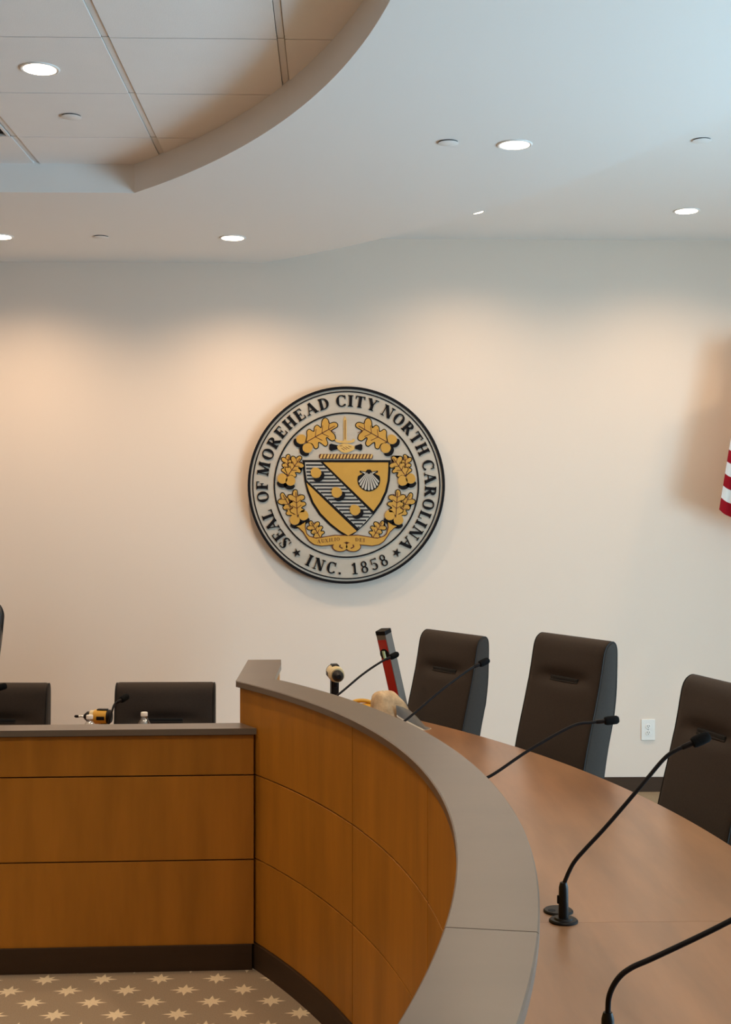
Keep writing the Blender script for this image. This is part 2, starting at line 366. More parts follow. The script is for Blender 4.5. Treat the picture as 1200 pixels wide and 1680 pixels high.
# ------------------------------------------------------------------ wall outlet
ot = thing('wall_outlet', 'white duplex outlet on the wall between two chairs', 'outlet', (1.975, Y1, 0.392))
obj('cover_plate', B(-0.044, 0.044, -0.007, 0, -0.066, 0.066, bev=0.003), 'white_plastic', ot)
for s in (-1, 1):
    bm = bmesh.new(); lathe(bm, [(0.0, 0.0), (0.017, 0.0), (0.017, 0.003), (0.016, 0.004), (0.0, 0.004)], 20, Matrix.Translation((0, -0.0068, s*0.020)) @ Matrix.Rotation(PI/2, 4, 'X'))
    r = obj('receptacle', bm, 'white_plastic', ot)
    bm = bmesh.new()
    for dx in (-0.006, 0.006): box(bm, dx-0.0015, dx+0.0015, -0.0114, -0.0105, s*0.020, s*0.020+0.009)
    box(bm, -0.0022, 0.0022, -0.0114, -0.0105, s*0.020-0.009, s*0.020-0.004)
    obj('slots', bm, 'slot_dark', r)
obj('screw', B(-0.003, 0.003, -0.0085, -0.007, -0.002, 0.002), 'slot_dark', ot)

# ================================================================== DAIS WING (curved)
IC, IR = (-3.879, 2.844), 4.133          # inner edge of the cap
OC, OR = (-3.986, 2.839), 4.388          # outer edge of the cap
PR = IR+0.018                            # face of the wood panels
A_END, A_NEAR = 32.3, -19.0
def ip(a, r=IR): return (IC[0]+r*math.cos(math.radians(a)), IC[1]+r*math.sin(math.radians(a)))
def op_(a, d=0.0): return (OC[0]+(OR+d)*math.cos(math.radians(a)), OC[1]+(OR+d)*math.sin(math.radians(a)))
wing = thing('dais_wing', 'curved wood panelled dais wing with grey brown cap, right of the low counter', 'dais', (ip(7)[0]+0.05, ip(7)[1], 0))
N = 60
def sect(a0, a1, n, r0, r1): return [ip(a0+(a1-a0)*i/n, r0) for i in range(n+1)], [ip(a0+(a1-a0)*i/n, r1) for i in range(n+1)]
bm = bmesh.new(); strip(bm, *sect(A_END-0.1, A_NEAR, N, PR+0.012, PR+0.095), 0.0, 1.068); obj('carcass', bm, 'groove_dark', wing, smooth=True, world=True)
rows = [(0.100, 0.4200), (0.4252, 0.7430), (0.7482, 1.068)]
cuts = [A_END, 18.38, 6.66, -5.06, -16.78, A_NEAR]
for ca, cb in zip(cuts, cuts[1:]):
    g = 0.034
    for z0, z1 in rows:
        bm = bmesh.new(); strip(bm, *sect(ca-(g if ca != A_END else 0), cb+g, 10, PR, PR+0.012), z0, z1, 0.0012)
        obj('panel', bm, 'panel_wood', wing, smooth=True, world=True)
bm = bmesh.new(); strip(bm, *sect(30.9, A_NEAR, N, PR-0.010, PR+0.012), 0.0, 0.098, 0.002); obj('kick_board', bm, 'kick_brown', wing, smooth=True, world=True)
bm = bmesh.new(); strip(bm, *sect(A_END-0.1, A_NEAR, N, PR-0.002, PR+0.02), 1.0655, 1.0722); obj('shadow_bead', bm, 'groove_dark', wing, smooth=True, world=True)
# cap in two lengths, joint where the photograph shows it
for ca, cb, qa, qb in ((A_END, -11.10, 31.0, -10.75), (-11.14, A_NEAR, -10.79, A_NEAR)):
    n = 56 if ca > 0 else 16
    inn = [ip(ca+(cb-ca)*i/n) for i in range(n+1)]; out = [op_(qa+(qb-qa)*i/n) for i in range(n+1)]
    if ca > 0: inn[0] = (-0.386, 5.053); out[0] = (-0.236, 5.106)
    bm = bmesh.new(); strip(bm, inn, out, 1.071, 1.095, 0.003); obj('cap', bm, 'cap_wood', wing, smooth=True, world=True)
# return at the far end, running back towards the wall
bm = bmesh.new()
prism(bm, [(-0.386, 5.054), (-0.386, 5.774), (-0.238, 5.776), (-0.230, 5.60), (-0.233, 5.35), (-0.236, 5.107)], 1.071, 1.095); obj('return_cap', bm, 'cap_wood', wing, world=True)
obj('return_wall', B(-0.356, -0.255, 5.12, 5.755, 0.0, 1.071), 'groove_dark', wing, world=True)
for z0, z1 in rows:
    obj('panel', B(-0.368, -0.356, 5.085, 5.757, z0, z1), 'panel_wood', wing, world=True)
    obj('panel', B(-0.356, -0.245, 5.757, 5.769, z0, z1), 'panel_wood', wing, world=True)
    obj('panel', B(-0.255, -0.243, 5.16, 5.757, z0, z1), 'panel_wood', wing, world=True)
# back face of the wing towards the desk
for ca, cb in zip(cuts, cuts[1:]):
    bm = bmesh.new(); strip(bm, *sect(min(ca, 31.6), cb, 10, PR+0.095, PR+0.107), 0.0, 1.069); obj('back_panel', bm, 'panel_wood', wing, smooth=True, world=True)

bm = bmesh.new(); prism(bm, [ip(a, PR+0.108) for a in range(31, -20, -3)]+[(X1, 0.9), (X1, Y1), (-0.24, Y1)], 0.0, 0.004)
tag(obj('floor_dais', bm, 'carpet_plain'), 'plain taupe carpet behind the curved dais wing', kind='structure')
# desk top behind the wing: two leaves with a joint near the microphone
DC, DR, DZ = (-4.229, 3.381), 5.467, 0.740
def dp(a): return (DC[0]+DR*math.cos(math.radians(a)), DC[1]+DR*math.sin(math.radians(a)))
def di(a): return ip(a, PR+0.108)
desk = thing('curved_desk_top', 'wide curved brown wood desk top behind the dais wing', 'desk', (0.8, 3.6, 0))
def desk_leaf(ia, ib, oa, ob, n=40, end=False):
    inn = [di(ia+(ib-ia)*i/n) for i in range(n+1)]; out = [dp(oa+(ob-oa)*i/n) for i in range(n+1)]
    bm = bmesh.new(); strip(bm, inn, out, DZ-0.03, DZ, 0.002); return obj('desk_leaf', bm, 'desk_wood', desk, smooth=True, world=True)
a_j_in, a_j_out = 4.35, math.degrees(math.asin((3.168-DC[1])/DR))
a_far = math.degrees(math.acos((-0.236-DC[0])/DR))
# far leaf: along the return, then out to the far corner
n = 48; ia = 29.5
inn = [di(ia+(a_j_in-ia)*i/n) for i in range(n+1)]; inn[0] = (-0.236, 5.20); out = [dp(a_far+(a_j_out-a_far)*i/n) for i in range(n+1)]
bm = bmesh.new(); strip(bm, inn, out, DZ-0.03, DZ, 0.002)
obj('desk_leaf', bm, 'desk_wood', desk, smooth=True, world=True)
desk_leaf(a_j_in-0.012, A_NEAR, a_j_out-0.012, -25.5, 24)
# supports under the desk (a modesty rail and three pedestals)
for a in (36, 17, -2, -20):
    p, q = Vector(di(a*0.93)), Vector(dp(a)); d = (q-p); nn = Vector((-d.y, d.x)).normalized()*0.02; m0, m1 = p+d*0.02, p+d*0.72
    bm = bmesh.new(); prism(bm, [m0-nn, m1-nn, m1+nn, m0+nn], 0.0, DZ-0.03); obj('support_panel', bm, 'panel_wood', desk, world=True)

# ------------------------------------------------------------------ LOW CENTRE COUNTER
ctr = thing('dais_counter', 'low straight wood panelled dais counter at the left', 'dais', (-2.2, 4.9, 0))
K = (4.938-4.905)/(-0.312+1.28)          # the front runs very slightly towards the camera to the left
def fy(x, d=0.0): return 4.938+d+K*(x+0.312)
CX0 = -5.4
def slab(x0, x1, d0, d1, z0, z1, ch=0.0):
    bm = bmesh.new(); strip(bm, [(x0, fy(x0, d0)), (x1, fy(x1, d0))], [(x0, fy(x0, d1)), (x1, fy(x1, d1))], z0, z1, ch); return bm
obj('carcass', slab(CX0, -0.352, 0.012, 0.09, 0.0, 0.905), 'groove_dark', ctr, world=True)
xs = [-0.309, -1.62, -2.93, -4.24, CX0]
for b, a in zip(xs, xs[1:]):
    for z0, z1 in ((0.098, 0.4195), (0.4250, 0.7450), (0.7505, 0.904)):
        obj('panel', slab(a+0.002, b-(0.002 if b != xs[0] else 0), 0, 0.012, z0, z1, 0.001), 'panel_wood', ctr, world=True)
    obj('back_panel', slab(a, b-0.06, 0.09, 0.102, 0.0, 0.905), 'panel_wood', ctr, world=True)
obj('kick_board', slab(CX0, -0.315, -0.008, 0.012, 0.0, 0.098, 0.002), 'kick_brown', ctr, world=True)
obj('shadow_bead', slab(CX0, -0.312, -0.002, 0.02, 0.902, 0.9075), 'groove_dark', ctr, world=True)
bm = bmesh.new(); prism(bm, [(CX0, fy(CX0, -0.018)), (-0.297, fy(-0.297, -0.018)), (-0.366, fy(-0.37, 0.113)), (CX0, fy(CX0, 0.113))], 0.9065, 0.930)
obj('cap', bm, 'cap_wood', ctr, world=True)
CZ = 0.72
cdk = thing('counter_desk_top', 'brown wood desk top hidden behind the low counter', 'desk', (-2.2, 5.5, 0))
obj('desk_leaf', B(CX0, -0.39, 5.075, 5.85, CZ-0.03, CZ), 'desk_wood', cdk, world=True)
for x in (-5.2, -3.6, -2.0, -0.5): obj('support_panel', B(x-0.02, x+0.02, 5.10, 5.60, 0, CZ-0.03), 'panel_wood', cdk, world=True)

# ================================================================== SEAL
SX, SY, SZ, R = 0.079, 7.95, 1.927, 0.613
seal = thing('wall_seal', 'large round grey, black and gold carved town seal mounted on the wall', 'wall seal', (SX, Y1, SZ))
U = R/571.0
def sp(p): return ((p[0]-596)*U, -(p[1]-586)*U)           # design grid of the seal, 571 units to its radius
def mir(pts): return [(1194-x, y) for x, y in pts]
FACE = -0.045                                             # front of the disc, in the seal's frame (wall at 0)
def disc_ring(name, r0, r1, d0, d1, m, n=120):
    bm = bmesh.new(); rings = []
    for r, d in ((r0, d0), (r1, d0), (r1, d1), (r0, d1)):
        rings.append([bm.verts.new((r*U*math.cos(2*PI*k/n), d, r*U*math.sin(2*PI*k/n))) for k in range(n)])
    for i in range(4):
        a, b = rings[i], rings[(i+1) % 4]
        for k in range(n): bm.faces.new((a[k], a[(k+1) % n], b[(k+1) % n], b[k]))
    return obj(name, bm, m, seal, smooth=True)
bm = bmesh.new(); prism(bm, [(563*U*math.cos(2*PI*k/120), 563*U*math.sin(2*PI*k/120)) for k in range(120)], -0.006, FACE, 'y'); obj('disc', bm, 'seal_grey', seal)
disc_ring('rim', 556, 571, -0.002, FACE-0.007, 'seal_black')
disc_ring('outer_line', 538, 545, FACE+0.002, FACE-0.003, 'seal_black')
disc_ring('inner_line', 413, 421.5, FACE+0.002, FACE-0.004, 'seal_black')
def plate(name, pts, m, h=0.003, parent=seal, base=0.0, raw=False):
    bm = bmesh.new(); P = pts if raw else [sp(p) for p in pts]; prism(bm, P, FACE+0.001-base, FACE-base-h, 'y')
    return obj(name, bm, m, parent)
def grow(pts, d):
    """offset a closed polygon outwards by d design units (about its edge normals)"""
    n = len(pts); A = sum(pts[i][0]*pts[(i+1) % n][1]-pts[(i+1) % n][0]*pts[i][1] for i in range(n)); s = 1 if A > 0 else -1; out = []
    for i in range(n):
        p, q, r = Vector(pts[i-1]), Vector(pts[i]), Vector(pts[(i+1) % n])
        e1, e2 = (q-p).normalized(), (r-q).normalized(); nn = (Vector((e1.y, -e1.x))+Vector((e2.y, -e2.x)))
        nn = nn.normalized() if nn.length > 1e-6 else Vector((e1.y, -e1.x)); k = max(0.45, nn.dot(Vector((e1.y, -e1.x))))
        out.append(tuple(q+nn*s*d/k))
    return out
def barpts(x0, y0, x1, y1, w):
    d = Vector((x1-x0, y1-y0)).normalized(); nn = Vector((-d.y, d.x))*w/2
    return [(x0+nn.x, y0+nn.y), (x0-nn.x, y0-nn.y), (x1-nn.x, y1-nn.y), (x1+nn.x, y1+nn.y)]

# ---- serif letters (unit cap height)
def glyph(ch):
    P = []; K1, T = 0.235, 0.085
    bar = lambda x0, y0, x1, y1, w: P.append(barpts(x0, y0, x1, y1, w))
    hs = lambda x0, x1, y: P.append([(x0, y), (x1, y), (x1, y+T*0.9), (x0, y+T*0.9)])
    def bow(cx, cy, rx, ry, a0, a1, wk=K1, wt=T, n=14):
        for i in range(n):
            q = []
            for a in (a0+(a1-a0)*i/n, a0+(a1-a0)*(i+1)/n):
                c, s = math.cos(math.radians(a)), math.sin(math.radians(a)); w = wt+(wk-wt)*abs(c)**1.3
                q.append(((cx+rx*c, cy+ry*s), (cx+(rx-w)*c, cy+(ry-(wt+(wk-wt)*0.08))*s)))
            P.append([q[0][0], q[1][0], q[1][1], q[0][1]])
    Tt = 1-T*0.9
    if ch == 'I': bar(.22, 0, .22, 1, K1); hs(.02, .42, 0); hs(.02, .42, Tt); w = .44
    elif ch in 'EFL':
        bar(.20, 0, .20, 1, K1); hs(.02, .40, Tt)
        if ch in 'EF': hs(.2, .66, Tt); bar(.635, 1, .635, .74, .06); hs(.2, .5, .47); bar(.49, .36, .49, .64, .055)
        if ch == 'E': hs(.02, .70, 0); bar(.675, 0, .675, .28, .06); w = .74
        if ch == 'F': hs(.02, .42, 0); w = .68
        if ch == 'L': hs(.02, .66, 0); bar(.635, 0, .635, .30, .06); w = .70
    elif ch == 'H':
        for x in (.20, .72): bar(x, 0, x, 1, K1); hs(x-.18, x+.18, 0); hs(x-.18, x+.18, Tt)
        hs(.2, .72, .47); w = .92
    elif ch == 'M':
        bar(.17, 0, .17, 1, .075); bar(.90, 0, .90, 1, K1); bar(.22, 1, .53, .02, K1); bar(.53, .04, .86, 1, .075)
        hs(.02, .32, 0); hs(.72, 1.08, 0); hs(.02, .26, Tt); hs(.86, 1.08, Tt); w = 1.10
    elif ch == 'N':
        bar(.17, 0, .17, 1, .075); bar(.78, 0, .78, 1, .075); bar(.20, 1, .74, .02, K1); hs(.02, .32, 0); hs(.02, .22, Tt); hs(.63, .93, Tt); w = .94
    elif ch == 'A':
        bar(.13, 0, .45, 1, .075); bar(.45, 1, .79, 0, K1); hs(.24, .64, .30); hs(.0, .28, 0); hs(.60, .96, 0); w = .94
    elif ch == 'D':
        bar(.20, 0, .20, 1, K1); bow(.34, .5, .48, .5, -90, 90); hs(.02, .36, 0); hs(.02, .36, Tt); w = .86
    elif ch == 'O': bow(.44, .5, .43, .52, 0, 360, n=26); w = .88
    elif ch == 'C': bow(.44, .5, .43, .52, 48, 318, n=22); bar(.735, .98, .735, .66, .065); bar(.74, .10, .68, .22, .08); w = .80
    elif ch == 'R':
        bar(.20, 0, .20, 1, K1); bow(.38, .745, .33, .255, -90, 90); hs(.02, .40, 0); hs(.02, .40, Tt); hs(.2, .42, .49); bar(.40, .52, .72, .03, K1); hs(.62, .86, 0); w = .86
    elif ch == 'T': bar(.40, 0, .40, 1, K1); hs(.04, .76, Tt); bar(.06, 1, .06, .72, .06); bar(.74, 1, .74, .72, .06); hs(.22, .58, 0); w = .80
    elif ch == 'Y': bar(.13, 1, .42, .45, K1); bar(.45, .45, .70, 1, .075); bar(.43, 0, .43, .5, K1); hs(.25, .61, 0); hs(.0, .30, Tt); hs(.58, .86, Tt); w = .86
    elif ch == 'S':
        bow(.35, .755, .27, .265, 60, 250, .15, T); bow(.33, .265, .30, .285, 70, -130, .17, T); bar(.20, .68, .47, .36, K1); bar(.575, .96, .575, .70, .06); bar(.055, .04, .055, .32, .06); w = .68
    elif ch == 'U': bar(.18, .3, .18, 1, K1); bar(.72, .3, .72, 1, .08); bow(.45, .32, .35, .34, 180, 360); hs(.02, .34, Tt); hs(.58, .86, Tt); w = .88
    elif ch == 'X': bar(.12, 1, .74, 0, K1); bar(.14, 0, .72, 1, .08); hs(.0, .3, 0); hs(.56, .88, 0); hs(.0, .3, Tt); hs(.56, .86, Tt); w = .88
    elif ch == '.': P.append([(.06, 0), (.24, 0), (.24, .18), (.06, .18)]); w = .30
    elif ch == '1': bar(.30, 0, .30, 1, .17); bar(.08, .80, .30, .97, .09); hs(.08, .52, 0); w = .58
    elif ch == '8': bow(.32, .75, .25, .27, 0, 360, .13, T, 20); bow(.32, .26, .30, .29, 0, 360, .15, T, 20); w = .64
    elif ch == '5': hs(.12, .58, .90); bar(.58, 1.02, .58, .84, .06); bar(.14, .5, .14, .97, .075); bow(.30, .31, .31, .32, -150, 100, .16, T); w = .64
    else: w = .4
    return P, w
def letter(ch, place, m, parent, h, base=0.0):
    P, w = glyph(ch); bm = bmesh.new()
    for q in P:
        q2 = [place(x, y) for x, y in q]
        prism(bm, q2, FACE+0.001-base, FACE-base-h, 'y')
    return obj('letter', bm, m, parent)
H = 66*U; RB = 455*U
def arc_word(word, a_first, a_last):
    """letters round the top; the angles (clockwise from the top) of the centres of the first and last letter"""
    ws = [glyph(c)[1]+0.03 for c in word]; cen = [sum(ws[:i])+ws[i]/2 for i in range(len(ws))]
    for c, x, w in zip(word, cen, ws):
        a = math.radians(a_first+(a_last-a_first)*((x-cen[0])/(cen[-1]-cen[0]))); gw = w-0.03
        ux, uz = (math.cos(a), -math.sin(a)), (math.sin(a), math.cos(a))
        sq = 1.10
        letter(c, lambda x, y: (ux[0]*(x-gw/2)*H*sq+uz[0]*(RB+y*H), ux[1]*(x-gw/2)*H*sq+uz[1]*(RB+y*H)), 'seal_black', seal, 0.006)
for wd, a, b in (('SEAL', -133.2, -110.6), ('OF', -98.0, -90.3), ('MOREHEAD', -78.8, -15.6), ('CITY', -3.7, 17.9), ('NORTH', 29.4, 64.6), ('CAROLINA', 76.2, 134.0)): arc_word(wd, a, b)
def arc_bottom(word, a_first, a_last):
    ws = [glyph(c)[1]+0.14 for c in word]; cen = [sum(ws[:i])+ws[i]/2 for i in range(len(ws))]; RO = 518*U
    for c, x, w in zip(word, cen, ws):
        a = math.radians(a_first+(a_last-a_first)*((x-cen[0])/(cen[-1]-cen[0]))); gw = w-0.14
        ux, uz = (math.cos(a), math.sin(a)), (-math.sin(a), math.cos(a))
        letter(c, lambda x, y: (ux[0]*(x-gw/2)*H-uz[0]*(RO-y*H), ux[1]*(x-gw/2)*H-uz[1]*(RO-y*H)), 'seal_black', seal, 0.006)
arc_bottom('INC.', -26.2, -4.4); arc_bottom('1858', 5.6, 26.2)
for cx, cy in ((308, 977), (886, 977)):
    rot = math.atan2(cx-596, cy-586)*0.35
    plate('star', [(cx+(26 if k % 2 == 0 else 10)*math.sin(PI*k/5+rot), cy-(26 if k % 2 == 0 else 10)*math.cos(PI*k/5+rot)) for k in range(10)], 'seal_black', 0.006)

# ---- shield
shield_l = [(346, 445), (349, 500), (356, 560), (370, 620), (398, 690), (440, 755), (500, 815), (560, 860), (605, 888)]
shield_r = [(848, 445), (847, 500), (843, 560), (828, 625), (797, 690), (755, 748), (705, 805), (650, 855)]
sh = plate('shield', grow(shield_l+shield_r[::-1], 4), 'seal_black', 0.004)
plate('field', [(462, 455), (838, 455), (837, 500), (833, 560), (818, 622), (788, 686), (752, 736)], 'seal_gold', 0.005, sh, 0.003)
plate('field', [(364, 572), (655, 852), (605, 878), (560, 851), (505, 808), (448, 750), (406, 686), (378, 618)], 'seal_gold', 0.005, sh, 0.003)
plate('bend', [(356, 455), (446, 455), (748, 753), (705, 800), (667, 838), (366, 558), (358, 500)], 'seal_silver', 0.003, sh, 0.003)
for i in range(19):
    y = 470+i*20
    xl = 357+(y-455)*0.09 if y < 552 else 360+(y-552)*1.072
    xr = 449+(y-455)*1.014 if y < 750 else 748-(y-752)*0.93
    if xr-xl > 6: plate('stripe', [(xl+2, y-5), (xr-3, y-5), (xr-3, y+5), (xl+2, y+5)], 'seal_stripe', 0.0015, sh, 0.006)
def acorn(cx, cy, r, dx, dy, parent=seal, base=0.0, name='acorn'):
    """nut with a dark cup on the side (dx,dy)"""
    L = math.hypot(dx, dy); dx, dy = dx/L, dy/L; px, py = -dy, dx
    tr = lambda u, v: (cx+dx*u*r+px*v*r, cy+dy*u*r+py*v*r)
    nut = [tr(0.55*math.cos(t)-0.45 if False else math.cos(t)*(0.92 if math.cos(t) > 0 else 1.08), math.sin(t)*0.95*(1-0.12*max(0, -math.cos(t)))) for t in [2*PI*k/20 for k in range(20)]]
    o = plate(name, nut, 'seal_gold', 0.009, parent, base)
    cup = [tr(0.98*math.cos(t)+0.72, 1.12*math.sin(t)) for t in [math.radians(-88+176*k/12) for k in range(13)]]
    inner = [tr(1.0*math.cos(t)-0.02, 1.0*math.sin(t)) for t in [math.radians(62-124*k/12) for k in range(13)]]
    plate('acorn_cup', cup+inner, 'seal_black', 0.006, o if parent is seal else parent, base)
for cx, cy in ((420, 516), (540, 629), (646, 731)): acorn(cx, cy, 32, 0.62, 0.78, sh, 0.004)
# scallop shell on the upper field
shell = plate('shell', [(725+66*math.cos(math.radians(a))*1.0, 556+66*math.sin(math.radians(a))) for a in range(-20, 201, 10)]+[(690, 520), (672, 512), (672, 502), (706, 508), (716, 496), (734, 496), (744, 508), (778, 502), (778, 512), (760, 520)], 'seal_black', 0.003, sh, 0.007)
for k in range(9):
    a = math.radians(8+k*20.5); c, s = math.cos(a), math.sin(a); p0 = (725+c*10, 512+s*10); rr = 56
    tx, ty = 725+c*rr, 558+s*rr*0.98; nx, ny = -s, c; wv = 6.6
    plate('rib', [(p0[0]-nx*1.3, p0[1]-ny*1.3), (tx-nx*wv, ty-ny*wv), (tx+c*5, ty+s*5), (tx+nx*wv, ty+ny*wv), (p0[0]+nx*1.3, p0[1]+ny*1.3)], 'seal_silver', 0.003, sh, 0.0095)
plate('rib', [(680, 508), (708, 512), (704, 522)], 'seal_silver', 0.002, sh, 0.0095); plate('rib', [(770, 508), (742, 512), (746, 522)], 'seal_silver', 0.002, sh, 0.0095)
# torse (twisted bar) above the shield
tor = plate('torse', [(438, 410), (446, 406), (742, 406), (750, 414), (748, 430), (742, 435), (446, 435), (438, 428)], 'seal_brown', 0.004)
for k in range(16):
    x = 441+k*19.2; plate('twist', [(x, 432), (x+9, 408), (x+20, 408), (x+11, 432)], 'seal_gold_light', 0.005, tor, 0.003)
# sword, hands and cuffs
sw = plate('sword_blade', [(580, 332), (580, 208), (588, 186), (596, 208), (596, 332)], 'seal_gold_light', 0.005)
plate('fuller', [(586, 322), (586, 210), (590, 210), (590, 322)], 'seal_brown', 0.001, sw, 0.0048)
plate('sword_guard', [(528, 322), (538, 318), (545, 327), (560, 330), (616, 330), (630, 327), (637, 318), (645, 324), (640, 336), (618, 342), (556, 342), (534, 336)], 'seal_gold_light', 0.006)
hd = plate('clasped_hands', [(540, 362), (560, 352), (578, 344), (600, 346), (620, 352), (642, 362), (642, 378), (622, 390), (606, 396), (588, 400), (568, 394), (548, 380)], 'seal_gold_light', 0.007)
for a, b in (((566, 372), (584, 384)), ((576, 366), (598, 380)), ((590, 364), (612, 376)), ((556, 360), (572, 358)), ((606, 360), (624, 366))):
    plate('finger_line', barpts(*a, *b, 3), 'seal_brown', 0.001, hd, 0.0066)
plate('cuff', [(496, 352), (506, 346), (546, 356), (544, 378), (508, 388), (496, 380)], 'seal_black', 0.006)
plate('cuff', mir([(506, 354), (514, 347), (548, 358), (547, 376), (514, 386), (506, 378)]), 'seal_black', 0.006)
# oak leaves
LEAF = [(0, .01), (.094, .13), (.154, .248), (.233, .27), (.276, .194), (.334, .147), (.40, .245), (.49, .262), (.527, .184), (.564, .14), (.684, .30), (.79, .33), (.835, .245), (.813, .136), (.95, .099), (1.01, .03), (.975, -.046), (.82, -.05), (.749, -.075), (.79, -.215), (.748, -.328), (.643, -.315), (.583, -.176), (.523, -.187), (.493, -.337), (.404, -.363), (.35, -.24), (.282, -.173), (.20, -.294), (.117, -.278), (.118, -.142), (.05, -.06)]
def leaf(base, tip, ws=1.0, flip=False, z=0.0):
    b, t = Vector(base), Vector(tip); ax = (t-b); L = ax.length; ax /= L; nn = Vector((ax.y, -ax.x))*(-1 if flip else 1); hw = 0.3*L
    raw = [b+ax*s*L+nn*w*L*ws for s, w in LEAF]; m = len(raw); pts = []
    for i in range(m):
        p0, p1, p2, p3 = raw[i-1], raw[i], raw[(i+1) % m], raw[(i+2) % m]
        for k in range(3):
            u = k/3; pts.append(tuple(0.5*((2*p1)+(p2-p0)*u+(2*p0-5*p1+4*p2-p3)*u*u+(3*p1-p0-3*p2+p3)*u**3)))
    o = plate('oak_leaf', pts, 'seal_gold', 0.006, seal, z)
    plate('leaf_outline', grow(pts, 5.0), 'seal_black', 0.003, o, z)
    s0 = b-ax*L*0.08; v = [barpts(*s0, *(b+ax*L*0.93), 4.2)]
    for k in (0.28, 0.5, 0.72):
        for sg in (-1, 1):
            p = b+ax*L*k; q = p+ax*L*0.13+nn*sg*hw*0.62; v.append(barpts(*p, *q, 3.2))
    bm = bmesh.new()
    for q in v: prism(bm, [sp(x) for x in q], FACE-0.0055-z, FACE-0.0072-z, 'y')
    obj('leaf_veins', bm, 'seal_brown', o)
for m_ in (False, True):
    f = (lambda p: (1194-p[0], p[1])) if m_ else (lambda p: p)
    sgn = -1 if m_ else 1
    leaf(f((366, 335)), f((541, 237)), 1.0, m_)
    leaf(f((250, 524)), f((262, 412)), 1.0, m_); leaf(f((258, 530)), f((332, 424)), 1.0, m_, z=0.003)
    leaf(f((296, 762)), f((224, 634)), 0.9, m_); leaf(f((312, 762)), f((302, 616)), 0.95, m_, z=0.003)
    leaf(f((446, 890)), f((388, 796)), 1.0, m_)
    acorn(*f((333, 322)), 29, -0.62*sgn, 0.78); acorn(*f((370, 372)), 30, -0.70*sgn, 0.70)
    acorn(*f((226, 550)), 30, 0.02*sgn, 1); acorn(*f((272, 562)), 30, -0.30*sgn, 1)
    acorn(*f((297, 788)), 30, 0.28*sgn, 1); acorn(*f((348, 762)), 30, 0.05*sgn, 1)
    # ribbon half
    up = [(358, 800), (354, 830), (364, 868), (380, 884), (420, 896), (470, 888), (530, 878), (597, 880)]
    lo = [(597, 914), (560, 922), (512, 930), (450, 936), (410, 928), (384, 910), (362, 880), (348, 856), (322, 832), (306, 824), (330, 818)]
    pts = [f(p) for p in up+lo]
    rb = plate('ribbon', pts, 'seal_gold', 0.007, seal, 0.002); plate('ribbon_outline', grow(pts, 5), 'seal_brown', 0.006, rb)
    curl = [f((560+42*math.cos(2*PI*k/22), 942+26*math.sin(2*PI*k/22))) for k in range(22)]
    cu = plate('ribbon_curl', curl, 'seal_gold', 0.0075, seal, 0.003); plate('ribbon_outline', grow(curl, 5), 'seal_brown', 0.007, cu, 0.001)
    plate('curl_line', [f(p) for p in [(556, 930), (564, 930), (560, 942), (576, 950), (570, 955), (552, 944)]], 'seal_brown', 0.001, cu, 0.0102)
def ribbon_word(word, x0, y0, x1, y1, hgt):
    ws = [glyph(c)[1]+0.16 for c in word]; tot = sum(ws); acc = 0
    for c, w in zip(word, ws):
        t = acc/tot; cx, cy = x0+(x1-x0)*t, y0+(y1-y0)*t; kx = (x1-x0)/tot
        letter(c, lambda x, y: sp((cx+x*kx, cy-y*hgt)), 'seal_lettering', seal, 0.0012, 0.0088); acc += w
ribbon_word('AUXILIO', 426, 921, 560, 906, 20); ribbon_word('DEI', 646, 911, 706, 916, 20)

